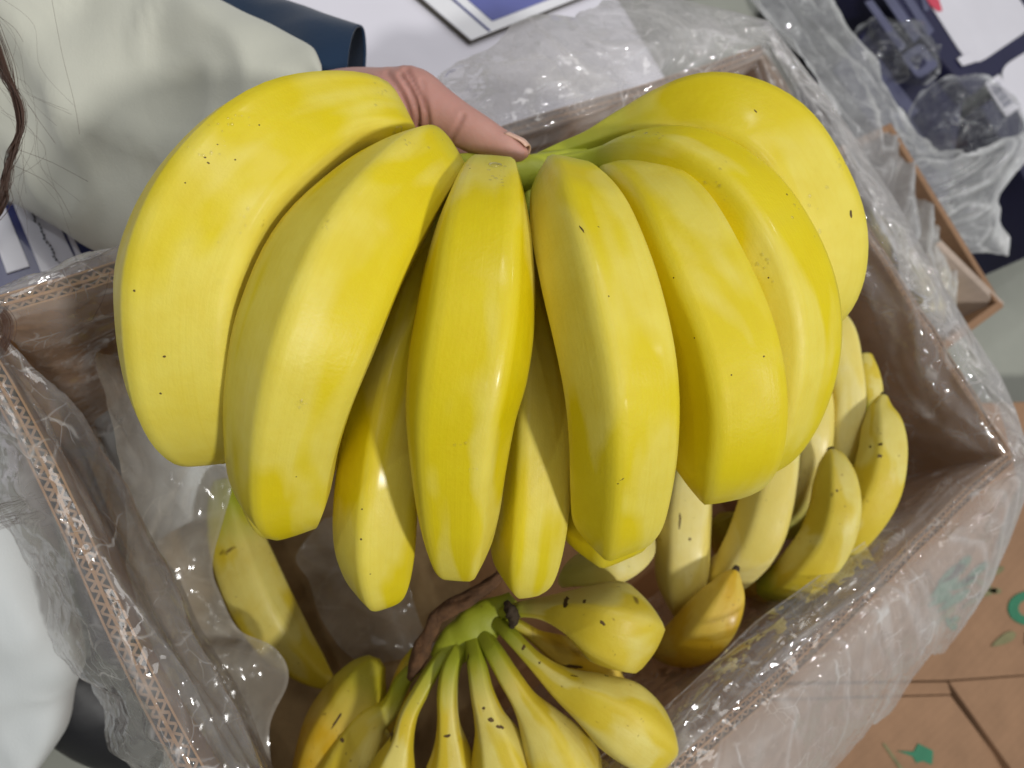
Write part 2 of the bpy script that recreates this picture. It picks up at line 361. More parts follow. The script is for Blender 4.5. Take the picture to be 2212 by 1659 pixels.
def liner():
    # perimeter path on the inner face: A -> B -> C -> D -> A
    pts = [Vector((0,0)), Vector((LX,0)), Vector((LX,-LY)), Vector((0,-LY))]
    per = [0, LX, LX+LY, 2*LX+LY, 2*LX+2*LY]; T = per[-1]
    back = [(0.016,-.20),(0.012,-.12),(0.010,-.05),(.011,-.012),(.004,.006),(-.008,.008),(-.026,.006),(-.050,.0),(-.070,-.012)]
    back0= [(0.016,-.20),(0.012,-.12),(0.010,-.05),(.011,-.012),(.004,.006),(-.006,.008),(-.010,.002),(-.013,-.012),(-.016,-.03)]
    back1= [(0.016,-.20),(0.012,-.12),(0.010,-.05),(.011,-.012),(.004,.006),(-.008,.008),(-.022,.004),(-.036,-.008),(-.050,-.022)]
    right= [(0.012,-.20),(0.010,-.13),(0.012,-.06),(.016,-.012),(.004,.008),(-.006,.010),(-.018,.010),(-.032,.004),(-.046,-.012)]
    front= [(0.010,-.20),(0.009,-.12),(0.010,-.05),(.012,-.014),(.007,.004),(-.006,.010),(-.026,.004),(-.056,-.014),(-.084,-.046)]
    left = [(0.022,-.20),(0.022,-.13),(0.022,-.06),(.018,-.014),(.008,.006),(-.004,.008),(-.012,-.004),(-.022,-.04),(-.030,-.085)]
    c = 0.05
    stops = [(0, left), (c, back0), (.16, back0), (.24, back1), (.34, back), (per[1]-c, back), (per[1]+c, right), (per[2]-c, right), (per[2]+c, front), (per[3]-c, front), (per[3]+c, left), (T-c, left), (T, left)]
    nu, nv = 840, 124
    vs, fs, ce, hz = [], [], [], []
    for i in range(nu+1):
        s = min(T*i/nu, T-1e-6); k = max(j for j in range(4) if per[j] <= s)
        a, b = pts[k], pts[(k+1) % 4]; e = (b-a).normalized(); q = a+e*(s-per[k])
        n = Vector((e.y, -e.x))                    # inward
        # round the corners
        dl = s-per[k]; dr = per[k+1]-s; rad = 0.05
        if dl < rad:
            pa = pts[(k-1) % 4]; e0 = (a-pa).normalized(); n0 = Vector((e0.y, -e0.x)); f = 0.5*(1-dl/rad); nn = (n*(1-f)+n0*f)
        elif dr < rad:
            pb = pts[(k+2) % 4]; e1 = (pb-b).normalized(); n1 = Vector((e1.y, -e1.x)); f = 0.5*(1-dr/rad); nn = (n*(1-f)+n1*f)
        else: nn = n
        prof = cr(interp(stops, s), nv+1); hzs, hzi = interp([(0,[(.12,.02)]),(.14,[(.12,.02)]),(.28,[(.44,.20)]),(per[1],[(.42,.14)]),(per[2],[(.30,.08)]),(per[3]-.05,[(.30,.10)]),(per[3]+.05,[(.18,.06)]),(T,[(.12,.02)])], s)[0]
        edge = 1+0.25*noise.noise(Vector((s*9, 4, 0)))+0.12*noise.noise(Vector((s*31, 9, 0)))
        for j in range(nv+1):
            o, z = prof[j]; v = j/nv
            if v > 0.62: o = -0.008+(o+0.008)*edge; z = 0.008+(z-0.008)*edge if z < 0.008 else z
            w = Vector((q.x+nn.x*(o+TH/2*0), q.y+nn.y*o, RIM+z))
            arc = v*0.36
            h1, c1 = crumple(Vector((s*0.8, arc*0.8, 0.0)), 1.1)
            ins = max(0.0, min(1.0, (0.62-v)/0.12))
            ha, ca = folds_(s*5, arc*6, 4.0, (0.8, 2.6)); hb_, cb = folds_(arc*5, s*7, 9.0, (0.9, 3.4))
            cv = h1*0.32+(ha*ins+hb_*(1-ins))*0.62; c2 = ca*ins*0.6+cb*(1-ins)
            rimdist = abs(v-0.56)
            ampl = 0.0008+(0.0062 if v < 0.56 else 0.0085)*min(1, rimdist/0.12)
            nz = Vector((nn.x, nn.y, 0.7)).normalized()
            off = (cv-0.55)*ampl
            if rimdist < 0.08: off = abs(off)
            vs.append(w+nz*off); ce.append(min(1, c1*0.25+c2*0.9)); hz.append(0.07+hzi*max(0, min(1, (v-0.25)/0.12))+(hzs-hzi)*max(0, min(1, (v-0.56)/0.1)))
    for i in range(nu):
        for j in range(nv):
            a = i*(nv+1)+j; fs.append((a, a+nv+1, a+nv+2, a+1))
    o = obj('plastic_liner', vs, fs, M_FILM, None, smooth=True, attrs={'crease': ce, 'haze': hz}, loc=Vector((LX/2, -LY/2, 0.1)))
    tag(o, 'crumpled clear plastic liner draped over the rim of the open banana carton', 'plastic liner')
    return o
liner()
def sheet(name, rows, m, amp=0.004, n=90, k=90, seed=0.0, cs=1.0, parent=None, stretch=(1,1), fold=None, edge=0.0):
    """a film sheet: rows of world points, splined both ways, crumpled along the view-independent normal"""
    R = [cr([tuple(p) for p in r], n) for r in rows]
    G = [cr([R[i][j] for i in range(len(R))], k) for j in range(n)]
    G = [[Vector(p) for p in c] for c in G]
    vs, ce, hz = [], [], []
    for j in range(n):
        for i in range(k):
            p = G[j][i]
            a = G[min(j+1, n-1)][i]-G[max(j-1, 0)][i]; b = G[j][min(i+1, k-1)]-G[j][max(i-1, 0)]
            nn = a.cross(b)
            nn = nn.normalized() if nn.length > 1e-12 else Vector((0,0,1))
            h, c = crumple(Vector((p.x*stretch[0]+seed, p.y*stretch[1], p.z*0.9+seed*2)), cs) if not fold else folds_(i/(k-1), j/(n-1), seed, fold)
            vs.append(p+nn*(h-0.6)*amp); ce.append(c); hz.append(edge*max(0, min(1, (i/(k-1)-0.93)/0.03)))
    fs = [(j*k+i, (j+1)*k+i, (j+1)*k+i+1, j*k+i+1) for j in range(n-1) for i in range(k-1)]
    return obj(name, vs, fs, m, parent, smooth=True, attrs={'crease': ce, 'haze': hz})
def PR(x, y, dz=0.0): return PZ(x, y, RIM+dz)
lin = bpy.data.objects['plastic_liner']
sheet('film_fold', [
    [PR(1905,1255,.012), PR(1800,1340,.012), PR(1690,1440,.012), PR(1580,1530,.012), PR(1440,1660,.012), PR(1300,1790,.012)],
    [PR(1890,1215,.014), PR(1770,1300,.010), PR(1660,1395,.008), PR(1540,1480,.006), PR(1400,1620,.006), PR(1260,1750,.006)],
    [PR(1868,1168,.004), PR(1742,1262,.000), PR(1622,1352,-.006), PR(1478,1488,-.010), PR(1350,1590,-.010), PR(1220,1700,-.010)]], M_FILM, 0.0010, 110, 40, 12.0, 1.0, parent=lin, fold=(1.2, 2.4), edge=0.5)
# frosted inner sheet hanging at the left inside the carton
EDG = [(400,760),(455,900),(492,1010),(499,1060),(484,1118),(459,1218),(478,1287),(521,1364),(598,1404),(623,1466),(582,1572),(598,1720)]
fr = sheet('frosted_sheet', [
    [P(x*0.25+30+y*0.10, y, .36) for x, y in EDG], [P(x*0.62+20, y+12, .385) for x, y in EDG], [P(x-70, y+4, .405) for x, y in EDG], [P(x, y, .41) for x, y in EDG]], M_FROST, 0.0030, 110, 70, 3.0, 1.0, edge=0.10)
tag(fr, 'frosted tan plastic sheet with a wavy free edge inside the left of the carton', 'plastic sheet')
f3 = sheet('frosted_sheet', [
    [P(700,1120,.505), P(640,1200,.50), P(668,1255,.50), P(690,1330,.50), P(735,1400,.50), P(790,1440,.505)],
    [P(780,1100,.51), P(745,1200,.505), P(760,1260,.503), P(790,1330,.503), P(830,1390,.505), P(870,1420,.51)],
    [P(880,1080,.52), P(870,1190,.515), P(880,1250,.515), P(900,1320,.515), P(920,1370,.52), P(950,1400,.52)]], M_FROST, 0.002, 60, 60, 6.0, 0.8)
tag(f3, 'frosted tan plastic scrap between the lone dark banana and the brown cut crown', 'plastic sheet')
# paper under the fruit
paper = simple('white tissue paper', srgb(205, 210, 212), 0.9, 0.06, 20, 0.15)
kraft = simple('brown packing paper', srgb(158, 132, 92), 0.9, 0.25, 30, 0.2)
pw = sheet('tissue_paper', [
    [P(180, 780, .50), P(240, 980, .50), P(330, 1180, .50)],
    [P(330, 760, .47), P(370, 960, .465), P(430, 1120, .47)],
    [P(500, 800, .50), P(520, 980, .50), P(560, 1120, .51)]], paper, 0.006, 50, 50, 1.3, 0.6)
tag(pw, 'crumpled white tissue paper lying inside the carton by the back wall', 'tissue paper')
kp = sheet('packing_paper', [
    [PZ(x, y, z) for x, y, z in ((150, 900, .07), (330, 1300, .07), (560, 1750, .09))],
    [PZ(x, y, z) for x, y, z in ((600, 800, .06), (760, 1240, .09), (900, 1700, .10))],
    [PZ(x, y, z) for x, y, z in ((980, 700, .05), (1000, 1150, .07), (1040, 1600, .07))]], kraft, 0.012, 70, 70, 5.0, 0.5)
tag(kp, 'brown packing paper spread under the fruit on the carton floor', 'packing paper')

# ------------------------------------------------------------------ bananas
HELD = []
def banana(parent, pts, m, dd=0.0, ridge=0.045, rot=0.0, tip=True, name='banana', nr=64, ns=40, neck=0.0):
    """pts: (px, py, depth, radius px): a curved finger with five soft ridges, closed round at both ends"""
    K = []
    for x, y, d, r in pts:
        d += dd; w = P(x, y, d); K.append((w.x, w.y, w.z, r*d/F))
    Q = cr(K, nr); C = [Vector(q[:3]) for q in Q]; Rr = [max(q[3], 0.0004) for q in Q]
    # arc length
    al = [0]
    for a, b in zip(C, C[1:]): al.append(al[-1]+(b-a).length)
    T = [(C[min(i+1, nr-1)]-C[max(i-1, 0)]).normalized() for i in range(nr)]
    up = FX.copy(); vs, fs, tt, rd, an = [], [], [], [], []
    sd = random.random()*100; fr_ = []
    for i in range(nr):
        up = (up-T[i]*up.dot(T[i])).normalized(); fr_.append(up)
    a_ = fr_[nr//2]; b_ = T[nr//2].cross(a_); rot = rot+math.atan2(-FX.dot(b_), FX.dot(a_)); up = FX.copy()
    for i in range(nr):
        a = (up-T[i]*up.dot(T[i])).normalized(); b = T[i].cross(a); up = a
        t = al[i]/al[-1]
        for j in range(ns):
            th = 2*math.pi*j/ns
            ph = 5*(th+rot)
            rg = max(0.0, math.cos(ph))**5.0
            pk = math.pi/5; am = (th+rot) % (2*pk)-pk; w = 1+ridge*14*(math.cos(pk)/math.cos(am)*1.09-1)+0.012*math.sin(2*th+sd)+0.014*noise.noise(Vector((t*5+sd, math.cos(th)*1.2, math.sin(th)*1.2)))
            vs.append(C[i]+(a*math.cos(th)+b*math.sin(th))*Rr[i]*w); tt.append(neck+t*(1-neck)); rd.append(rg); an.append(abs(((th+rot)/(2*math.pi)+0.25) % 1.0-0.5)*2)
    e_ = vs[-ns:]
    for f_, h_ in ((0.86, 0.20), (0.55, 0.38)):
        vs += [C[-1]+(v-C[-1])*f_+T[-1]*Rr[-1]*h_ for v in e_]; tt += [1.0]*ns; rd += rd[-ns:]; an += an[-ns:]; nr += 1
    for i in range(nr-1):
        for j in range(ns):
            fs.append((i*ns+j, i*ns+(j+1)%ns, (i+1)*ns+(j+1)%ns, (i+1)*ns+j))
    k = len(vs); vs += [C[0]-T[0]*Rr[0]*0.35, C[-1]+T[-1]*Rr[-1]*0.46]; tt += [neck, 1]; rd += [0, 0]; an += [0, 0]
    for j in range(ns):
        fs.append((k, (j+1)%ns, j)); fs.append((k+1, (nr-1)*ns+j, (nr-1)*ns+(j+1)%ns))
    o = recalc(obj(name, vs, fs, m, parent, attrs={'t': tt, 'ridge': rd, 'ang': an}))
    if tip:
        # dry blossom end
        tv, tf = [], []; c, tg = C[-1], T[-1]; a = (up-tg*up.dot(tg)).normalized(); b = tg.cross(a); r = max(Rr[-1]*0.8, 0.0022)
        for q, (s, h) in enumerate(((1.0, -0.002), (0.9, 0.001), (0.75, 0.0028), (0.4, 0.0034))):
            for j in range(10):
                th = j*math.pi/5; s2 = s*(1+0.12*math.sin(3*th+sd))
                tv.append(c+tg*h+(a*math.cos(th)+b*math.sin(th))*r*s2)
        for q in range(3):
            for j in range(10): tf.append((q*10+j, q*10+(j+1)%10, (q+1)*10+(j+1)%10, (q+1)*10+j))
        tf.append(tuple(range(30, 40)))
        recalc(obj('blossom_tip', tv, tf, M_TIP, o, loc=None))
    return o
M_TIP = simple('dry dark banana end', srgb(58, 44, 26), 0.8, 0.3, 300, 0.3)

held = thing('banana_bunch', P(1140, 365, .322), 'large fresh yellow banana bunch held up by a hand above the open carton', 'banana bunch')
E_ = []
def hb(pts, dd=0.0, **k):
    o = banana(held, pts, M_HELD, dd, ridge=0.060, **k); HELD.append(o); return o
# front row, left to right
hb([(1100,380,.336,16),(980,390,.336,20),(900,345,.330,30),(850,300,.318,54),(806,268,.302,88),(705,276,.286,112),(585,338,.270,146),(482,450,.262,160),(420,580,.258,162),(405,700,.260,153),(416,820,.268,142),(440,900,.278,116),(468,950,.288,72),(492,985,.294,22)], 0.0, rot=0.2)
hb([(1110,390,.330,16),(1030,410,.328,22),(978,392,.316,44),(938,362,.300,72),(900,372,.286,96),(836,435,.268,120),(745,562,.252,146),(676,720,.246,150),(637,850,.250,137),(618,960,.258,122),(615,1055,.268,106),(628,1100,.276,74),(640,1120,.282,40)], rot=0.5)
hb([(1120,390,.330,16),(1090,400,.322,26),(1072,398,.308,54),(1060,404,.290,74),(1047,480,.266,104),(1037,570,.254,121),(1025,690,.247,131),(1009,800,.246,132),(993,900,.249,121),(987,1010,.255,107),(987,1120,.264,90),(990,1195,.274,66),(993,1222,.281,38)], rot=0.0)
hb([(1160,390,.330,16),(1190,402,.322,26),(1208,400,.308,54),(1224,410,.290,76),(1256,486,.266,107),(1293,600,.252,122),(1324,720,.246,125),(1343,830,.246,123),(1348,940,.251,117),(1342,1040,.260,108),(1334,1110,.268,96),(1326,1145,.276,70),(1324,1160,.282,40)], rot=0.35)
hb([(1200,385,.330,16),(1270,395,.326,24),(1325,402,.316,52),(1368,420,.300,82),(1440,495,.280,112),(1498,612,.268,126),(1552,740,.263,127),(1574,860,.265,124),(1564,960,.273,118),(1546,1020,.282,84),(1535,1045,.288,44)], rot=0.15)
hb([(1185,352,.324,18),(1245,348,.322,20),(1300,342,.318,29),(1370,345,.308,66),(1460,377,.300,107),(1560,452,.292,124),(1630,552,.288,128),(1669,660,.289,130),(1678,770,.293,123),(1655,880,.300,113),(1625,960,.307,90),(1602,1010,.313,50)], 0.0, rot=0.6)
hb([(1168,350,.326,20),(1215,328,.324,20),(1275,307,.322,25),(1340,287,.320,44),(1420,282,.317,84),(1520,287,.314,120),(1620,332,.311,132),(1688,420,.310,132),(1724,520,.312,132),(1722,620,.317,119),(1702,690,.322,80),(1690,725,.326,36)], 0.006, rot=0.3)
# second row behind
hb([(1060,380,.328,18),(960,470,.322,50),(870,600,.308,90),(700,760,.298,115),(640,860,.292,120),(612,1000,.288,113),(615,1080,.292,93),(628,1112,.297,60),(634,1130,.30,34)], rot=0.1)
hb([(1100,390,.330,18),(1010,480,.325,45),(920,620,.305,72),(870,800,.289,88),(838,950,.281,93),(820,1080,.281,93),(817,1180,.285,90),(821,1250,.290,70),(824,1285,.295,42)], rot=0.45)
hb([(1150,390,.330,18),(1155,500,.326,50),(1165,640,.305,78),(1166,780,.290,88),(1164,900,.283,92),(1155,1050,.281,90),(1146,1150,.284,86),(1139,1222,.289,70),(1136,1262,.294,40)], rot=0.25)
hb([(1180,390,.330,18),(1260,520,.326,60),(1340,760,.305,100),(1352,900,.297,110),(1332,1050,.294,105),(1312,1130,.297,98),(1308,1168,.302,72),(1308,1190,.306,40)], rot=0.5)
# crown
def blob(name, pts, m, parent, ns=20, nr=28, rough=0.12, flat=1.0):
    K = [(*P(x, y, d), r*d/F) for x, y, d, r in pts]; Q = cr(K, nr); C = [Vector(q[:3]) for q in Q]
    vs, fs = [], []; up = FX.copy()
    for i in range(nr):
        T = (C[min(i+1, nr-1)]-C[max(i-1, 0)]).normalized(); a = (up-T*up.dot(T)).normalized(); b = T.cross(a)
        for j in range(ns):
            th = 2*math.pi*j/ns
            w = 1+rough*noise.noise(Vector((i*0.35, math.cos(th)*1.5+Q[0][0]*50, math.sin(th)*1.5)))
            vs.append(C[i]+(a*math.cos(th)*flat+b*math.sin(th))*Q[i][3]*w)
    for i in range(nr-1):
        for j in range(ns): fs.append((i*ns+j, i*ns+(j+1)%ns, (i+1)*ns+(j+1)%ns, (i+1)*ns+j))
    fs += [tuple(range(ns-1, -1, -1)), tuple(range((nr-1)*ns, nr*ns))]
    return recalc(obj(name, vs, fs, m, parent, attrs={'t': [0.0]*len(vs), 'ridge': [0.0]*len(vs)}))
blob('crown', [(965,352,.327,6),(1000,352,.326,20),(1080,372,.326,32),(1150,372,.326,36),(1215,352,.327,28),(1270,338,.327,18)], M_HELD, held)
# lower bunch in the carton
low = thing('banana_bunch', P(1000, 1360, .372), 'spotted banana bunch with green necks and brown cut crown inside the carton', 'banana bunch')
def lb(pts, m=M_RIPE, **k): return banana(low, pts, m, 0, tip=k.pop('tip', False), **k)
lb([(975,1390,.372,16),(940,1440,.366,17),(905,1500,.362,19),(882,1545,.360,21),(868,1600,.360,26),(850,1660,.362,48),(835,1730,.366,72),(825,1800,.376,76),(815,1865,.388,40)])
lb([(1000,1390,.370,18),(975,1440,.362,21),(966,1495,.358,23),(968,1560,.357,25),(974,1620,.358,40),(978,1690,.362,66),(975,1760,.368,76),(970,1825,.378,42)])
lb([(1020,1385,.368,19),(1030,1440,.358,22),(1040,1495,.353,26),(1056,1550,.351,34),(1073,1600,.351,52),(1090,1670,.354,76),(1098,1735,.358,82),(1100,1790,.366,46)])
lb([(1045,1375,.368,19),(1070,1415,.360,22),(1098,1462,.355,25),(1132,1515,.352,30),(1165,1565,.351,50),(1200,1630,.353,80),(1225,1685,.357,86),(1246,1740,.366,48)])
lb([(1075,1345,.368,16),(1105,1375,.360,17),(1155,1428,.353,20),(1215,1478,.349,36),(1280,1515,.347,60),(1340,1552,.349,80),(1395,1596,.354,72),(1425,1622,.360,44)])
lb([(1085,1325,.370,16),(1130,1316,.362,18),(1180,1316,.354,28),(1235,1325,.348,52),(1290,1342,.346,84),(1330,1355,.350,94),(1352,1365,.360,80),(1362,1372,.368,40)])
lb([(1090,1335,.374,12),(1125,1354,.376,13),(1160,1378,.380,17),(1205,1402,.384,30),(1260,1425,.388,34),(1310,1450,.394,28),(1340,1470,.40,12)], M_AMBER)
lb([(905,1440,.392,14),(872,1470,.393,18),(840,1530,.394,24),(800,1560,.392,50),(762,1640,.392,78),(730,1730,.396,84),(700,1850,.41,60)], M_RIPE)
lb([(905,1400,.40,12),(880,1440,.402,18),(862,1490,.404,22),(845,1560,.41,30)], M_AMBER)
lb([(815,1430,.404,24),(792,1462,.402,50),(765,1515,.400,72),(728,1600,.400,86),(706,1700,.405,84),(690,1800,.415,60)], M_AMBER)
M_CROWNBROWN = simple('dry brown cut crown', srgb(96, 66, 40), 0.85, 0.45, 160, 0.6, 0.002)
blob('crown', [(1108,1290,.374,14),(1075,1320,.372,34),(1030,1355,.371,48),(985,1395,.371,42),(948,1432,.370,26)], M_RIPE, low, flat=0.6)
blob('cut_end', [(1085,1235,.371,8),(1058,1262,.369,15),(1012,1296,.368,17),(968,1316,.367,17),(940,1340,.367,14),(925,1372,.367,15),(912,1405,.367,18),(898,1440,.367,14),(885,1468,.368,6)], M_CROWNBROWN, low, rough=0.5)
blob('dark_scar', [(1092,1300,.362,6),(1104,1318,.360,13),(1110,1338,.360,11),(1102,1362,.361,4)], M_TIP, low, rough=0.5)
# bananas at the right of the carton
rb = thing('banana_bunch', P(1700, 1150, .47), 'banana bunch with upturned dark tips against the right wall of the carton', 'banana bunch')
def rbn(pts, m=M_RIPE, dd=0.0, **k): return banana(rb, pts[::-1], m, dd, **k)
rbn([(1908,858,.472,10),(1903,885,.468,26),(1908,925,.463,42),(1908,985,.458,50),(1890,1060,.458,54),(1850,1126,.462,52),(1795,1180,.472,44),(1740,1215,.485,24)], M_RIPE, -0.012)
rbn([(1797,978,.452,14),(1802,1000,.448,30),(1808,1045,.443,46),(1806,1105,.440,53),(1785,1170,.442,55),(1742,1226,.447,52),(1698,1258,.460,42),(1650,1272,.474,24)], M_RIPE, -0.012)
rbn([(1548,1300,.49,12),(1560,1245,.468,38),(1592,1222,.455,48),(1632,1165,.448,58),(1656,1095,.446,58),(1674,1010,.448,52),(1680,920,.455,44),(1670,850,.465,20)], M_PALE, tip=False)
rbn([(1470,1330,.47,16),(1474,1285,.460,45),(1475,1240,.456,58),(1477,1170,.455,60),(1480,1090,.458,60),(1490,1000,.465,50),(1500,940,.475,20)], M_PALE, tip=False)
rbn([(1588,1234,.428,9),(1580,1254,.427,27),(1566,1292,.426,48),(1537,1340,.428,60),(1497,1378,.436,56),(1448,1398,.45,38),(1405,1402,.47,14)], M_AMBER)
rbn([(1770,660,.49,20),(1800,720,.480,46),(1812,800,.474,52),(1824,870,.470,46),(1818,950,.470,44),(1800,1020,.474,40),(1770,1080,.48,24)], M_PALE, tip=False)
rbn([(1740,780,.47,25),(1745,850,.466,52),(1748,930,.464,53),(1742,1010,.466,50),(1722,1090,.47,48),(1690,1150,.48,24)], M_PALE, 0.004, tip=False)
rbn([(1868,770,.492,16),(1872,810,.488,28),(1878,850,.488,28),(1876,890,.492,14)], M_RIPE, 0.01)
rbn([(1390,1130,.47,20),(1375,1180,.40,40),(1335,1215,.385,46),(1285,1226,.385,44),(1240,1240,.39,30),(1215,1260,.40,10)], M_PALE, tip=False)
rbn([(1676,1270,.50,16),(1660,1262,.49,36),(1635,1250,.482,48),(1600,1200,.485,52),(1560,1120,.49,40)], M_AMBER, 0.012, tip=False)
# lone banana on the left
lone = banana(None, [(486,1040,.465,26),(490,1095,.46,44),(510,1180,.455,60),(552,1285,.453,66),(608,1378,.455,58),(672,1445,.459,36),(724,1486,.463,8)], M_RIPE, tip=False)
tag(lone, 'dark shaded banana lying alone by the frosted sheet at the left of the carton', 'banana')

# ------------------------------------------------------------------ marks, drops
dg = bpy.context.evaluated_depsgraph_get()
def trees(objs):
    out = []
    for o in objs:
        off = org(o)
        out.append((o, BVHTree.FromPolygons([v.co+off for v in o.data.vertices], [tuple(p.vertices) for p in o.data.polygons])))
    return out
TR = trees(HELD+[c for r in (low, rb) for c in r.children if c.name.startswith('banana')])
def hit(px, py):
    d = dirW(ray(px, py)).normalized(); best = None
    for o, t in TR:
        p, n, i, ds = t.ray_cast(EYE, d)
        if p and (best is None or ds < best[3]): best = (o, p, n, ds)
    return best
spots = {}
def mark(px, py, ln, wd, ang):
    h = hit(px, py)
    if not h: return
    o, p, n, ds = h
    s = ds/F; u = dirW(Vector((math.cos(ang), math.sin(ang), 0))); u = (u-n*u.dot(n)).normalized(); v = n.cross(u)
    vs, fs = [p+n*0.00018], []
    for j in range(12):
        th = j*math.pi/6; w = 1+0.35*noise.noise(Vector((px*.1, py*.1, j*0.9)))
        vs.append(p+u*math.cos(th)*ln*s*w+v*math.sin(th)*wd*s*w-n*0.00012)
    fs = [(0, 1+j, 1+(j+1) % 12) for j in range(12)]
    spots.setdefault(o.name, (o, MB()))[1].add(vs, fs)
R = math.radians
for a in [(1255,493,15,2.2,R(55)),(1293,490,5,1.5,R(60)),(1632,240,8,2.5,R(60)),(1700,420,4,4,0),(1838,462,14,5,R(80)),(1315,640,3,3,0),(1345,1035,7,2,R(-40)),(1335,1045,4,2,R(-30)),
          (443,340,4,3,0),(450,352,5,3,.4),(508,345,3,3,0),(400,395,3,3,0),(355,770,5,4,0),(347,850,4,4,0),(470,312,3,2,0),(560,270,3,3,0),(290,628,4,4,0),(640,1030,3,2,0),
          (1015,364,3,2.5,0),(1455,600,3,3,0),(1500,730,3,3,0),(1580,810,3,3,0),(1650,770,3,4,1),(1660,600,3,3,0),(1425,1165,8,1.6,.1),(780,1165,4,4,0),(782,1100,3,3,0),(800,1240,3,2,0),
          (1010,1425,5,13,R(10)),(1230,1440,28,5,R(5)),(1240,1460,18,3,R(25)),(1130,1400,5,7,.4),(1165,1432,4,4,0),(1222,1300,7,16,R(20)),(1262,1300,6,7,0),(1300,1345,8,5,.7),(1062,1555,9,6,.6),(1078,1570,10,5,.3),(1045,1530,5,5,0),(847,1585,14,16,0),(965,1590,8,5,0),
          (725,1560,4,18,R(35)),(740,1600,5,6,0),(1490,1165,5,5,0),(1468,1130,3,22,R(5)),(1808,1060,4,5,0),(1900,960,6,4,0),(1880,965,4,5,0),(1902,985,5,5,0),(1310,1460,8,3,.4)]:
    mark(*a)
M_SPOT = simple('brown peel scar', srgb(86, 64, 22), 0.7, 0.3, 300, 0)
for o, k in spots.values():
    s = k.build('brown_spots', M_SPOT, o, smooth=True); s['kind'] = 'stuff'
drops = {}
def drop(px, py, r):
    h = hit(px, py)
    if not h: return
    o, p, n, ds = h; s = r*ds/F
    u = n.orthogonal().normalized(); v = n.cross(u); vs, fs = [], []
    for i in range(5):
        ph = math.pi/2*i/4.5
        for j in range(12):
            th = j*math.pi/6; w = 1+0.3*noise.noise(Vector((px, py, math.cos(th))))
            vs.append(p+(u*math.cos(th)+v*math.sin(th))*math.cos(ph)*s*w+n*(math.sin(ph)*s*0.42-0.00006))
    for i in range(4):
        for j in range(12): fs.append((i*12+j, i*12+(j+1) % 12, (i+1)*12+(j+1) % 12, (i+1)*12+j))
    fs.append(tuple(range(48, 60)))
    drops.setdefault(o.name, (o, MB()))[1].add(vs, fs)
for a in [(1070,358,15),(860,282,12),(850,290,6),(1010,357,3)]: drop(*a)
random.seed(3)
for cx, cy, sx, sy, n in [(1085,385,28,22,16),(880,310,50,16,14),(820,205,10,26,10),(520,470,60,50,9),(500,260,45,22,12),(455,330,30,20,9),(650,870,12,24,14),(715,480,40,30,6),(1400,290,40,14,9),(1545,400,30,40,9),(1760,470,30,50,10),(1820,360,14,16,8),(1005,960,24,8,5),(1005,1015,22,5,5),(1640,560,30,60,8)]:
    for i in range(n): drop(random.gauss(cx, sx*0.6), random.gauss(cy, sy*0.6), random.choice((1.6,2.2,2.8,4.0)))
m = bpy.data.materials.new('water'); m.use_nodes = True; nt = m.node_tree; nt.nodes.clear()
wo = N(nt, 'ShaderNodeOutputMaterial'); wt = N(nt, 'ShaderNodeBsdfTransparent'); wg = N(nt, 'ShaderNodeBsdfGlossy'); wg.inputs['Roughness'].default_value = 0.16
wf = N(nt, 'ShaderNodeFresnel'); wf.inputs[0].default_value = 1.33; wm = N(nt, 'ShaderNodeMixShader')
L(nt, math_(nt, 'MINIMUM', math_(nt, 'MULTIPLY', wf.outputs[0], 3.0), 0.4), wm.inputs[0]); L(nt, wt.outputs[0], wm.inputs[1]); L(nt, wg.outputs[0], wm.inputs[2]); L(nt, wm.outputs[0], wo.inputs[0])
for o, k in drops.values():
    s = k.build('water_drops', m, o, smooth=True); s['kind'] = 'stuff'

# ------------------------------------------------------------------ person: hand, sleeve, trousers, hair, shoe
per = thing('person', PZ(-120, 1500, 0.0), 'person in a loose pale sleeve, navy cuff and white trousers holding up a bunch', 'person')
sk, nt, b = mat('skin')
n = tex(nt, 60, 4, 0.6); n2 = tex(nt, 14, 2, 0.5)
c = ramp(nt, n2.outputs[0], [(0.35, srgb(184,136,126)), (0.65, srgb(196,156,142))]).outputs[0]
c = mixc(nt, math_(nt, 'MULTIPLY', n.outputs[0], 0.35), c, srgb(190,124,116))
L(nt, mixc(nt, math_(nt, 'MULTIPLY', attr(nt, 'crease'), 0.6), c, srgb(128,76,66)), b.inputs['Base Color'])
b.inputs['Roughness'].default_value = 0.5; b.inputs['Subsurface Weight'].default_value = 0.25
b.inputs['Subsurface Radius'].default_value = (0.006, 0.002, 0.0012); b.inputs['Subsurface Scale'].default_value = 0.6
bump(nt, b, tex(nt, 700, 3, 0.6).outputs[0], 0.2, 0.0006)
def chain_mesh(bm, pts):
    """tapered round chain, px space, as overlapping spheres + frusta"""
    K = [(P(x, y, d), r*d/F) for x, y, d, r in pts]
    Q = cr([(*p, r) for p, r in K], 6*(len(K)-1)+1)
    for q in Q:
        bmesh.ops.create_icosphere(bm, subdivisions=3, radius=q[3], matrix=Matrix.Translation(q[:3]))
bm = bmesh.new()
chain_mesh(bm, [(640,245,.40,52),(705,228,.380,66),(762,224,.358,74),(830,235,.345,84),(868,232,.342,82)])         # wrist, heel of the hand
chain_mesh(bm, [(800,245,.350,88),(868,218,.340,70),(898,208,.336,58),(935,232,.333,52),(985,264,.330,47),(1030,290,.327,44),(1065,309,.325,39),(1095,322,.323,34),(1120,334,.322,24)])   # thumb
chain_mesh(bm, [(830,235,.352,84),(870,300,.356,84),(900,350,.364,78)])                                            # palm
chain_mesh(bm, [(860,280,.356,60),(930,300,.364,50),(1030,350,.368,43),(1100,395,.362,39),(1150,420,.350,33)])       # index
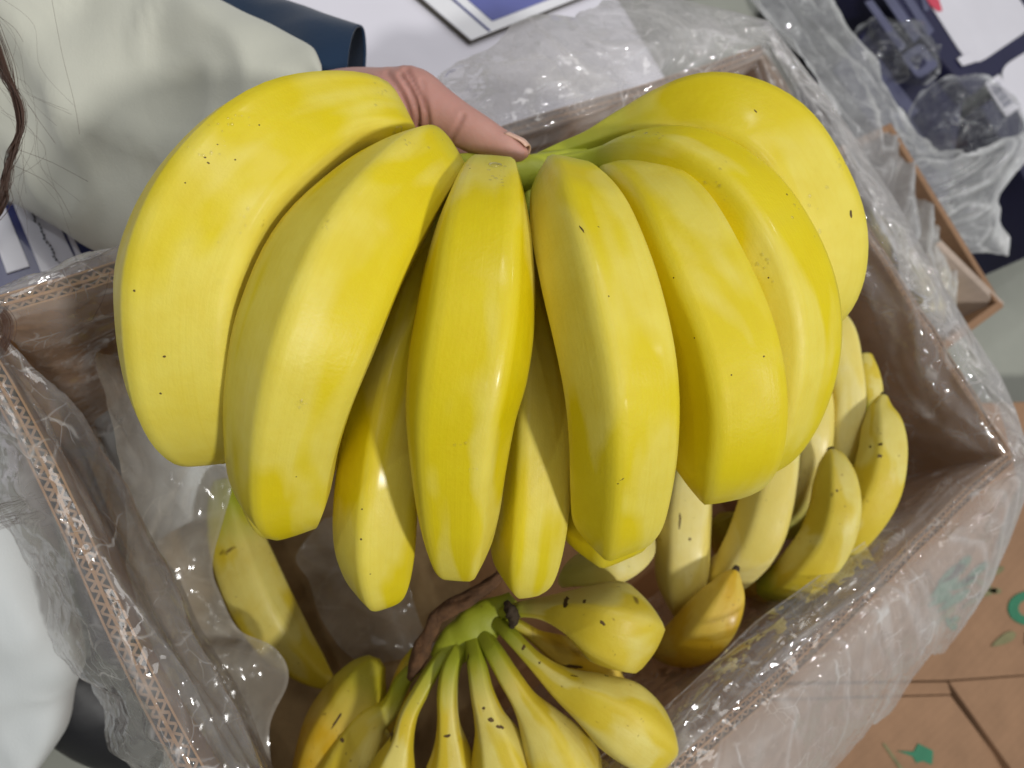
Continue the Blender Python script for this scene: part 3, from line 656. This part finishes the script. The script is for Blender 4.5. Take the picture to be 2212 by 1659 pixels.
chain_mesh(bm, [(880,330,.362,60),(950,370,.372,50),(1050,430,.374,43),(1120,470,.366,39),(1165,480,.354,33)])       # middle
chain_mesh(bm, [(885,370,.366,56),(940,430,.376,47),(1030,500,.378,41),(1100,530,.370,37),(1145,540,.358,31)])       # ring
chain_mesh(bm, [(870,400,.368,50),(910,480,.376,40),(980,560,.378,36),(1040,590,.370,32),(1080,600,.360,27)])        # little
me = bpy.data.meshes.new('hand'); bm.to_mesh(me); bm.free()
ho = bpy.data.objects.new('hand_tmp', me); COL.objects.link(ho)
r_ = ho.modifiers.new('r', 'REMESH'); r_.mode = 'VOXEL'; r_.voxel_size = 0.0011
s_ = ho.modifiers.new('s', 'SMOOTH'); s_.factor = 0.5; s_.iterations = 14
dg = bpy.context.evaluated_depsgraph_get(); ev = ho.evaluated_get(dg); me2 = ev.to_mesh()
hv = [v.co.copy() for v in me2.vertices]; hf = [tuple(p.vertices) for p in me2.polygons]; hn = [v.normal.copy() for v in me2.vertices]
ev.to_mesh_clear(); bpy.data.objects.remove(ho)
# skin folds at the base of the thumb
folds = [[(868,160),(893,205),(905,250),(905,310)],[(880,152),(912,215),(922,260),(925,318)],[(838,158),(868,205),(885,250),(890,300)],[(800,165),(835,210),(862,262)],[(975,300),(988,275),(1000,250)],[(912,175),(925,235),(932,280)]]
fdep = [0.0012,0.0011,0.0007,0.0005,0.0006,0.0004]
def proj(w):
    d = w-EYE; z = d.dot(FX); return (CX+F*d.dot(RX)/z, CY+F*d.dot(DX)/z, z)
FS = [cr(f, 24) for f in folds]; cz = []
for i, v in enumerate(hv):
    x, y, z = proj(v); c = 0
    if z < 0.36 and hn[i].dot(FX) < 0.35:
        for f, dp in zip(FS, fdep):
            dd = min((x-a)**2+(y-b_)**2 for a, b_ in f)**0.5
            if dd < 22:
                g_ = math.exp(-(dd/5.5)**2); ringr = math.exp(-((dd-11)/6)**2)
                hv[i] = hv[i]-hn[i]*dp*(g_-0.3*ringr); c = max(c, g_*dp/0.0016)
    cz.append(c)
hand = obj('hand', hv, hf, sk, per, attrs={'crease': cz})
# thumb nail, seen from its side
nail = simple('fingernail', srgb(214,174,156), 0.3, 0.05, 100, 0, coat=0.3)
NV, NF = [], []
htree = BVHTree.FromPolygons(hv, hf)
ax = (P(1125,338,.321)-P(1085,316,.323)).normalized()
for i in range(9):
    for j in range(9):
        x = 1082+ (i/8)*52; y0 = 300+(i/8)*26
        u = i/8; vv = j/8-0.5
        base = P(1084+u*46, 316+u*24, .323-0.001*u)
        wd = 0.0058*(1-0.25*max(0, u-0.7)/0.3)
        nrm0 = (-DX*0.78+FX*0.10+RX*0.45).normalized(); sd_ = ax.cross(nrm0).normalized(); nrm1 = sd_.cross(ax).normalized()
        th = vv*2.2
        NV.append(base+sd_*math.sin(th)*wd+nrm1*(math.cos(th)*wd+0.0004+0.0004*u))
NF = [(i*9+j, (i+1)*9+j, (i+1)*9+j+1, i*9+j+1) for i in range(8) for j in range(8)]
no = obj('fingernail', NV, NF, nail, hand); so = no.modifiers.new('s', 'SOLIDIFY'); so.thickness = 0.0006

def loft(name, st, m, parent, ns=64, nr=70, wr=0.004, wrs=9, seed=0, thick=0.0012):
    """st: (top px, bottom px, depth top, depth bottom, half thickness, skew px): an open cloth tube"""
    K = [(*a, *b, d0, d1, h, sx) for a, b, d0, d1, h, sx in st]; Q = cr(K, nr); vs, fs = [], []
    for q in Q:
        for j in range(ns):
            th = 2*math.pi*j/ns; c, s = math.cos(th), math.sin(th)
            c = math.copysign(abs(c)**0.8, c); s_ = math.copysign(abs(s)**0.8, s)
            f = 0.5-0.5*c
            w = P(q[0]*(1-f)+q[2]*f+q[7]*s_, q[1]*(1-f)+q[3]*f, q[4]*(1-f)+q[5]*f-q[6]*s_)
            nz = noise.noise(w*wrs+Vector((seed,0,0)))+0.5*noise.noise(w*wrs*2.3+Vector((seed,5,0)))
            rg_ = (1-abs(noise.noise(Vector((w.x*7+w.y*4+seed, w.y*5-w.x*3, w.z*3))))*2.2); nz += 1.1*max(0, rg_)**3+0.35*max(0, 1-abs(noise.noise(w*22))*2.5)**2
            vs.append(w+(-FX*s_-DX*c*0.3)*nz*wr)
    for i in range(nr-1):
        for j in range(ns): fs.append((i*ns+j, i*ns+(j+1) % ns, (i+1)*ns+(j+1) % ns, (i+1)*ns+j))
    o = obj(name, vs, fs, m, parent); sm = o.modifiers.new('s', 'SOLIDIFY'); sm.thickness = thick; sm.offset = 0
    return o
def cloth(name, color, rough=0.85, var=0.05):
    m, nt, b = mat(name)
    n = tex(nt, 8, 4, 0.6); wv = tex(nt, 900, 2, 0.6)
    c = ramp(nt, n.outputs[0], [(0.3, tuple(x*(1-var) for x in color[:3])), (0.7, tuple(min(1,x*(1+var)) for x in color[:3]))]).outputs[0]
    L(nt, c, b.inputs['Base Color']); b.inputs['Roughness'].default_value = rough
    b.inputs['Sheen Weight'].default_value = 0.15; b.inputs['Specular IOR Level'].default_value = 0.2
    bump(nt, b, math_(nt, 'ADD', wv.outputs[0], math_(nt, 'MULTIPLY', tex(nt, 40, 4, 0.6).outputs[0], 1.5)), 0.2, 0.0008)
    return m
M_PALECLOTH = cloth('pale grey green cloth', srgb(196,196,183)); M_NAVY = cloth('navy cloth', srgb(20,44,70), 0.7, 0.15); M_WHITECLOTH = cloth('white trouser cloth', srgb(208,212,212))
loft('sleeve', [((-240,-330),(-240,350),.46,.45,.042,0),((-60,-260),(-40,400),.45,.44,.040,0),((150,-130),(120,470),.435,.425,.035,0),((330,-40),(290,560),.42,.405,.030,0),((500,28),(450,545),.402,.392,.026,0),((610,78),(570,470),.39,.385,.024,0),((672,112),(650,390),.382,.382,.022,0),((692,150),(690,330),.380,.384,.030,6)], M_PALECLOTH, per, wr=0.014, wrs=12, seed=2)
loft('cuff', [((250,-230),(300,60),.475,.46,.03,0),((400,-110),(410,120),.46,.45,.03,0),((560,-22),(520,180),.44,.43,.028,-4),((680,24),(640,230),.415,.405,.028,-12),((776,55),(762,240),.40,.39,.013,-18)], M_NAVY, per, wr=0.003, wrs=14, seed=9)
# trousers leg at the lower left
loft('trousers', [((-420,1000),(-160,760),.44,.43,.05,0),((-300,1300),(50,960),.43,.41,.05,0),((-200,1450),(140,1230),.43,.41,.045,0),((-140,1540),(182,1400),.44,.42,.04,0),((-90,1620),(162,1480),.45,.43,.035,0),((-40,1720),(140,1570),.46,.44,.035,0),((-20,1820),(60,1690),.47,.45,.03,0)], M_WHITECLOTH, per, wr=0.006, wrs=12, seed=4)
bt = []
M_BLACK = simple('black rubber', (0.006,0.006,0.008,1), 0.5, 0.2, 40, 0.1)
bo = recalc(obj('button', [P(74+21*math.cos(a)*0.8-8*math.sin(a), 1574+32*math.sin(a), .418+dz) for dz in (-.003, 0.012) for a in [i*math.pi/10 for i in range(20)]],
    [tuple(range(20)), tuple(range(39, 19, -1))]+[(i, (i+1) % 20, (i+1) % 20+20, i+20) for i in range(20)], M_BLACK, per, smooth=False))
# shoe
SH = [(PZ(120,1420,.05), .034),(PZ(190,1490,.045), .036),(PZ(250,1545,.035), .034),(PZ(300,1590,.028), .026)]
bm = bmesh.new()
for q in cr([(*p, r) for p, r in SH], 16):
    bmesh.ops.create_icosphere(bm, subdivisions=2, radius=q[3], matrix=Matrix.Translation(q[:3]) @ Matrix.Diagonal((1,1,0.85,1)))
me = bpy.data.meshes.new('shoe'); bm.to_mesh(me); bm.free(); so_ = bpy.data.objects.new('shoe_tmp', me); COL.objects.link(so_)
r_ = so_.modifiers.new('r', 'REMESH'); r_.mode = 'VOXEL'; r_.voxel_size = 0.004
s_ = so_.modifiers.new('s', 'SMOOTH'); s_.iterations = 8
dg = bpy.context.evaluated_depsgraph_get(); ev = so_.evaluated_get(dg); m2 = ev.to_mesh()
sv = [v.co.copy() for v in m2.vertices]; sf = [tuple(p.vertices) for p in m2.polygons]; ev.to_mesh_clear(); bpy.data.objects.remove(so_)
for v in sv: v.z = max(v.z, 0.002)
obj('shoe', sv, sf, M_BLACK, per)
# hair: a loose lock and single strands
hair = MB()
def strand(pts, r):
    Q = [Vector(q) for q in cr([tuple(P(*p)) for p in pts], 22)]; vs, fs = [], []
    for i, c in enumerate(Q):
        T = (Q[min(i+1, 21)]-Q[max(i-1, 0)]).normalized(); a = T.orthogonal().normalized(); b = T.cross(a)
        for j in range(4): vs.append(c+(a*math.cos(j*math.pi/2)+b*math.sin(j*math.pi/2))*r)
    for i in range(21):
        for j in range(4): fs.append((i*4+j, i*4+(j+1) % 4, (i+1)*4+(j+1) % 4, (i+1)*4+j))
    hair.add(vs, fs)
random.seed(11)
for i in range(110):
    o = random.gauss(0, 8); p = random.gauss(0, 7); q = random.gauss(0, 6); z = random.gauss(0, .004)
    strand([(-60+o,-40,.30+z),(-20+o,70+p,.302+z),(8+o,150+p,.304+z),(36+q,215,.306+z),(44+q*0.8,275,.307+z),(26+p*0.8,330,.308+z),(12+o*0.7,385,.309+z),(2+p,440,.31+z),(-40,520,.31)], 0.00011)
for i in range(13):
    a = random.random(); x0 = random.uniform(-20, 10); y0 = random.uniform(-30, 320)
    strand([(x0,y0,.30),(x0+30+60*a,y0+70+random.gauss(0,10),.303),(x0+random.uniform(30,120),y0+150+random.gauss(0,14),.306),(x0+random.uniform(0,170),y0+240+random.gauss(0,20),.309)], 0.00004)
for i in range(30):
    y0 = random.uniform(1095, 1150); strand([(-30,y0,.30),(20,y0-random.uniform(5,25),.302),(60+random.uniform(-20,50),y0-random.uniform(10,50),.304)], 0.00006)
for i in range(40):
    o = random.gauss(0, 9); strand([(-30+o,640,.30),(15+o,690,.301),(8+o,745,.302),(-30+o,800,.303)], 0.00009)
for pts in [[(112,0,.30),(135,120,.303),(160,220,.306),(172,290,.308)],[(-10,30,.30),(30,60,.30),(50,90,.30)],[(40,190,.303),(70,240,.304),(120,310,.306)],[(30,320,.304),(110,350,.306),(190,392,.308)],[(25,355,.304),(110,400,.306),(155,470,.307)],[(238,585,.30),(225,640,.302),(200,690,.304)]]:
    strand(pts, 0.00007)
mh, nt, b = mat('brown hair'); b.inputs['Base Color'].default_value = srgb(74,50,38); b.inputs['Roughness'].default_value = 0.4
ob = hair.build('hair', mh, per, smooth=True); ob['kind'] = 'stuff'

# ------------------------------------------------------------------ white table, booklet, printed packs
zt = 0.13
tb = thing('table', PZ(800, -100, 0), 'low white table beyond the carton, carrying a blue board', 'table')
M_WHITE = simple('white table top', srgb(216,214,224), 0.5, 0.03, 8, 0.02)
xr = PZ(1352, 20, zt).x
k = MB(); k.box((-0.75, 0.06, zt-0.03), (xr, 1.1, zt)); k.build('table_top', M_WHITE, tb, bev=0.004)
for x, y in ((-0.7, 0.1), (xr-0.05, 0.1), (-0.7, 1.05), (xr-0.05, 1.05)):
    k = MB(); k.box((x-.02, y-.02, 0.0), (x+.02, y+.02, zt-0.031)); k.build('leg', M_WHITE, tb)
bk = thing('booklet', PZ(1017, 95, zt), 'flat blue board with a white border lying on the white table', 'board')
zb = zt+0.006
p0 = PZ(1017, 88, zb); pl = PZ(905, -8, zb)-p0; pr = PZ(1260, -8, zb)-p0
def para(o, a, b, u0, u1, v0, v1): return [o+a*u0+b*v0, o+a*u1+b*v0, o+a*u1+b*v1, o+a*u0+b*v1]
k = MB(); k.prism(para(p0, pl, pr, 0, 2.6, 0, 2.6), 0.0055); k.build('backing', simple('dark board edge', srgb(84,80,72), 0.7), bk)
up_ = Vector((0,0,0.0012))
k = MB(); k.prism(para(p0+up_, pl, pr, 0.0, 2.6, 0.0, 2.6), 0.0009); k.build('white_border', simple('white printed card', srgb(226,226,230), 0.4, 0.02), bk)
k = MB(); k.prism(para(p0+up_*1.8, pl, pr, 0.16, 2.6, 0.24, 2.6), 0.0008); k.build('blue_panel', simple('blue printed card', srgb(92,98,160), 0.35, 0.1, 20), bk)
k = MB(); k.prism(para(p0+up_*1.8, pl, pr, 0.02, 2.6, 0.150, 0.165), 0.0006); k.build('blue_line', simple('blue line print', srgb(60,68,130), 0.4), bk)
# printed pack at the left, under the sleeve hem
pk = thing('printed_pack', PZ(60, 520, .131), 'glossy pack printed with white and blue slanting stripes at the left by the carton corner', 'pack')
zp = 0.165
a0 = PZ(-250, 470, zp); a1 = PZ(245, 420, zp); a2 = PZ(245, 568, zp); a3 = PZ(-160, 690, zp)
for q in (a2, a3): q.y = max(q.y, 0.012)
k = MB(); k.prism([a0, a1, a2, a3], 0.034); k.build('body', simple('navy pack print', srgb(52,58,112), 0.3, 0.1, 30, 0.05, coat=0.3), pk)
M_PW = simple('white pack print', srgb(222,222,232), 0.3, 0.04, 30, 0.03, coat=0.3)
for x0, x1, s in ((-40, 8, 55), (28, 105, 62), (116, 122, 64)):
    k = MB(); k.prism([PZ(x0, 440, zp+.0012), PZ(x1, 440, zp+.0012), PZ(x1+s, 575 if x1 < 100 else 570, zp+.0012), PZ(x0+s, 590, zp+.0012)], 0.001); k.build('white_stripe', M_PW, pk)
M_INK = simple('dark ink', srgb(40,42,60), 0.5, 0.1, 30, 0)
k = MB(); random.seed(5)
for i in range(16):
    t = i/15; x = 62+t*62+random.uniform(-3,3); y = 452+t*115
    k.prism([PZ(x, y, zp+.0022), PZ(x+4, y-1, zp+.0022), PZ(x+6, y+random.uniform(2,6), zp+.0022), PZ(x+2, y+4, zp+.0022)], 0.0008)
k.build('printed_marks', M_INK, pk)['kind'] = 'stuff'

# ------------------------------------------------------------------ neighbouring carton on the right
zn = 0.22
cn = PZ(2170, 662, zn); x0n, y1n = LX+0.012, cn.y+0.19
nb = thing('cardboard_box', ((x0n+cn.x)/2, cn.y+0.1, 0), 'second open carton beside the right wall, with film and fruit inside', 'cardboard box')
def plain_wall(p, q, nm):
    k = MB(); k.box((min(p[0],q[0]), min(p[1],q[1]), 0.012), (max(p[0],q[0]), max(p[1],q[1]), zn)); return k.build(nm, M_CARD_FLAT, nb, bev=0.001)
plain_wall((x0n, cn.y), (cn.x, cn.y+.007), 'wall'); plain_wall((cn.x-.007, cn.y+.0072), (cn.x, y1n), 'wall')
plain_wall((x0n, cn.y+.0072), (x0n+.007, y1n), 'wall'); plain_wall((x0n+.0072, y1n-.007), (cn.x-.0072, y1n), 'wall')
k = MB(); k.box((x0n, cn.y, 0.001), (cn.x, y1n, 0.0118)); k.build('bottom_panel', M_CARD_FLAT, nb)
k = MB(); k.add([PZ(2034,520,zn+.001), PZ(2170,655,zn+.001), PZ(2100,702,zn-.03), PZ(1975,575,zn-.03)]+[p-Vector((0.004,0,0.003)) for p in (PZ(2034,520,zn+.001), PZ(2170,655,zn+.001), PZ(2100,702,zn-.03), PZ(1975,575,zn-.03))], [(0,1,2,3),(7,6,5,4),(0,4,5,1),(1,5,6,2),(2,6,7,3),(3,7,4,0)]); k.build('flap', M_CARD_HAZE, nb)
nbb = thing('banana_bunch', PZ(1990, 600, .12), 'yellow bananas half hidden under film inside the second carton', 'banana bunch')
for pts in ([(1935,480,.72,10),(1960,540,.70,26),(1990,610,.69,34),(2010,670,.70,32),(2020,720,.72,12)], [(1985,470,.72,10),(2020,540,.71,26),(2042,610,.70,30),(2050,680,.71,14)], [(1880,440,.74,10),(1900,500,.73,26),(1935,570,.72,30),(1960,640,.73,14)]):
    banana(nbb, pts, M_RIPE, 0.0, tip=False, nr=30, ns=16)
# film over the second carton
f2 = sheet('plastic_bag', [
    [P(1560,-60,.70), P(1700,120,.64), P(1820,330,.60), P(1890,520,.595), P(1960,640,.60), P(2030,735,.61)],
    [P(1640,-70,.74), P(1790,120,.69), P(1900,330,.66), P(1960,480,.65), P(2000,590,.65), P(2060,700,.655)],
    [P(1690,-80,.78), P(1850,160,.73), P(1950,320,.71), P(2030,410,.71), P(2040,490,.71), P(2050,560,.70)],
    [P(1720,-90,.81), P(1885,140,.77), P(1965,295,.76), P(2085,345,.75), P(2222,285,.76), P(2150,420,.77), P(2165,555,.775)]], M_BAG, 0.010, 170, 170, 8.0, 0.7, fold=(2.2, 6.0), edge=0.35)
tag(f2, 'big crumpled clear plastic bag spilling over the second carton', 'plastic bag')
def bubble(name, c, rx, ry, depth, rise, tilt, seed, label):
    """a loose puffed loop of film: a rounded cap with a thick rolled rim"""
    rows = []
    for i in range(7):
        r = i/6
        rows.append([P(c[0]+math.cos(a+tilt)*rx*r, c[1]+math.sin(a+tilt)*ry*r, depth-rise*(1-r*r)) for a in [j*2*math.pi/14 for j in range(15)]])
    o = sheet(name, rows, M_LOOP, 0.006, 110, 50, seed, 0.55, fold=(1.2, 4.0), edge=0.55)
    return tag(o, label, 'plastic bag')
bubble('plastic_bag', (1935,115), 100, 78, .90, .05, 0.6, 21.0, 'puffed loop of clear film before the navy packs, nearer the board')
b2 = bubble('plastic_bag', (2088,268), 120, 104, .82, .05, -0.35, 33.0, 'puffed round loop of clear film before the navy packs, nearer the second carton')

# ------------------------------------------------------------------ navy packs, upper right
zc = 0.14
M_NV = simple('navy carton print', srgb(30,30,62), 0.45, 0.2, 12, 0.03)
M_WP = simple('white carton print', srgb(214,212,220), 0.45, 0.04, 12, 0.02)
M_GP = simple('pale navy print', srgb(84,86,112), 0.5, 0.1, 40, 0.02)
M_RED = simple('red print', srgb(206,70,92), 0.5, 0.08, 40, 0)
def pack(name, px, z, h, label):
    q = [PZ(x, y, z) for x, y in px]; c = sum(q, Vector())/4; c.z = z-h
    t = thing(name, c, label, 'printed carton'); k = MB(); k.prism(q, h); k.build('body', M_NV, t, bev=0.003); return t
p1 = pack('printed_carton', [(1790,-160),(2110,-260),(2330,40),(2100,205)], zc, .13, 'navy carton printed with a white rounded panel and a red mark')
p2 = pack('printed_carton', [(2120,228),(2345,62),(2600,330),(2300,520)], zc, .13, 'navy carton carrying a white barcode label, nearest the second carton')
p3 = pack('printed_carton', [(1800,150),(1900,20),(2085,210),(2040,480)], zc-.02, .11, 'plain dark navy carton seen through the loose film')
def decal(parent, name, px, m, dz=0.0015, z=zc):
    k = MB(); k.prism([PZ(x, y, z+dz) for x, y in px], 0.001); return k.build(name, m, parent)
def rr(c0, c1, c2, c3, n=5, f=0.22):
    """rounded quad in px"""
    c = [Vector(p) for p in (c0, c1, c2, c3)]; out = []
    for i in range(4):
        a, b, d = c[i-1], c[i], c[(i+1) % 4]; s = b+(a-b)*f; e = b+(d-b)*f
        for j in range(n+1):
            t = j/n; out.append(tuple(s*(1-t)**2+b*2*t*(1-t)+e*t*t))
    return out
decal(p1, 'white_panel', rr((1965,-60),(2140,-90),(2240,52),(2098,148)), M_WP)
decal(p1, 'red_mark', [(1998,-10),(2026,-8),(2036,22),(2028,24),(2010,10)], M_RED, 0.003)
decal(p1, 'white_chip', [(2068,126),(2098,110),(2106,134),(2080,142)], M_WP, 0.0028)
for q in ([(1905,-10),(1925,-16),(1990,78),(1975,92)], [(1945,-14),(1962,-18),(2018,66),(2004,80)], [(1868,4),(1884,-2),(1958,100),(1946,112)], [(1986,-20),(2010,-24),(2008,22),(1996,24)]):
    decal(p1, 'printed_text', q, M_GP)
decal(p1, 'printed_emblem', rr((1945,120),(1990,92),(2030,140),(1985,172)), M_GP)
decal(p1, 'emblem_centre', rr((1968,126),(1986,114),(2004,136),(1986,150)), M_NV, 0.0028)
decal(p2, 'white_panel', rr((2155,150),(2300,60),(2400,240),(2230,300), f=0.2), M_WP)
lab = decal(p2, 'barcode_label', [(2128,180),(2158,160),(2206,232),(2174,252)], M_WP, 0.003)
k = MB()
for i in range(9):
    f = 0.1+i*0.095; w = 0.03+0.03*(i % 3)/2
    a = Vector((2137,184)); u = Vector((14,-10)); v = Vector((36,52))
    q = [a+v*f*1.0, a+u*1.2+v*f, a+u*1.2+v*(f+w), a+v*(f+w)]
    k.prism([PZ(x, y, zc+.0042) for x, y in q], 0.0008)
k.build('barcode', M_GP, p2)['kind'] = 'stuff'
decal(p3, 'printed_text', [(1880,140),(1900,128),(1985,240),(1962,258)], M_GP, z=zc-.02)
decal(p3, 'printed_text', [(1925,250),(1950,232),(2010,318),(1988,336)], M_GP, z=zc-.02)

# ------------------------------------------------------------------ printed cartons, lower right
zf = 0.10
fc = thing('cardboard_box', PZ(2050, 1450, 0.0), 'closed flat carton with green leaf print below the near side of the banana carton', 'cardboard box')
def flap(px, z, h, nm='flap', parent=fc):
    k = MB(); k.prism([PZ(*(p if len(p) == 3 else (*p, z))) for p in px], h); return k.build(nm, M_CARD_FLAT, parent, bev=0.0012)
flap([(1500,1478),(2046,1470),(2300,1452),(2520,860),(2120,870),(1880,1190)], zf, .095, 'top_panel')
flap([(1480,1480.5),(2047,1472.5),(2056,1500),(1480,1516)], zf-.0012, .09, 'fold_strip')
flap([(1470,1518),(2054,1502),(2300,1830,zf-.035),(1420,1830,zf-.035)], zf-.0008, .09, 'side_flap')
c2 = thing('cardboard_box', PZ(2200, 1600, 0.0), 'second closed brown carton across a dark gap at the lower right corner', 'cardboard box')
flap([(2050,1472),(2300,1453.5),(2560,1780,zf-.012),(2306,1830,zf-.012)], zf-.0006, .1, 'top_panel', c2)
M_GREEN = simple('green print', srgb(44,112,82), 0.7, 0.1, 60, 0); M_GREENW = simple('worn green print', srgb(118,114,80), 0.8, 0.2, 60, 0); M_GREY = simple('grey print', srgb(112,84,66), 0.8, 0.15, 90, 0)
def ink(px, m, z=zf, parent=fc, nm='green_print'): return decal(parent, nm, px, m, 0.0013, z)
def ring(c, r0, r1, a0, a1, m, sq=1.0):
    A = [a0+(a1-a0)*i/16 for i in range(17)]
    k = MB(); o = [PZ(c[0]+r1*math.cos(a), c[1]+r1*sq*math.sin(a), zf+.0013) for a in A]; i_ = [PZ(c[0]+r0*math.cos(a), c[1]+r0*sq*math.sin(a), zf+.0013) for a in A]
    d = Vector((0,0,.001)); n_ = 17
    k.add(o+i_+[p-d for p in o]+[p-d for p in i_], [(j, j+1, n_+j+1, n_+j) for j in range(16)]+[(2*n_+j+1, 2*n_+j, 3*n_+j, 3*n_+j+1) for j in range(16)]+[(j+1, j, 2*n_+j, 2*n_+j+1) for j in range(16)]+[(n_+j, n_+j+1, 3*n_+j+1, 3*n_+j) for j in range(16)])
    k.build('green_letter', m, fc)
ring((2224,1314), 24, 46, R(95), R(300), M_GREEN, 0.8)
leaf = lambda cx, cy, a, b, an: [(cx+a*math.cos(t)*math.cos(an)-b*math.sin(t)*abs(math.cos(t/2))*math.sin(an), cy+a*math.cos(t)*math.sin(an)+b*math.sin(t)*abs(math.cos(t/2))*math.cos(an)) for t in [i*2*math.pi/14 for i in range(14)]]
for cx, cy, a, b, an, mm in ((2056,1240,36,15,-.6,M_GREEN),(2040,1268,40,17,-.7,M_GREEN),(2030,1296,30,12,-.5,M_GREEN),(2074,1226,34,12,-.8,M_GREEN),(2080,1262,34,11,-.5,M_GREEN),(2060,1298,44,12,-.6,M_GREEN),(2105,1240,40,10,-.7,M_GREEN),(2130,1282,26,8,-.3,M_GREENW),(2148,1276,16,8,.1,M_GREENW),(2100,1300,30,8,-.6,M_GREENW),(2150,1236,22,9,-.5,M_GREENW),(2120,1258,26,8,.5,M_GREENW),(2046,1326,30,9,-.8,M_GREENW),(2054,1346,18,12,.9,M_GREEN),(2062,1338,12,8,-.3,M_GREEN),(2168,1382,30,14,-.5,M_GREENW)):
    ink(leaf(cx, cy, a, b, an), mm)
ink([(2216,1366),(2219,1366),(2218,1392),(2215,1392)], M_GREY, nm='grey_line')
fp = [PZ(1470,1518,zf-.0008), PZ(2054,1502,zf-.0008), PZ(2300,1830,zf-.0358)]
fn = (fp[1]-fp[0]).cross(fp[2]-fp[0]).normalized(); fn = fn if fn.z > 0 else -fn
def ink_side(px, m, nm='green_print'):
    out = []
    for x, y in px:
        d = dirW(ray(x, y)); out.append(EYE+d*((fp[0]+fn*0.0011-EYE).dot(fn)/d.dot(fn)))
    k = MB(); k.prism(out, 0.0008); k.build(nm, m, fc)
ink_side([(1938,1622),(1974,1624),(1984,1606),(2016,1622),(2014,1652),(1994,1644),(1980,1648),(1972,1634)], M_GREEN)
ink_side([(1906,1606),(1912,1606),(1960,1672),(1950,1672)], M_GREENW)
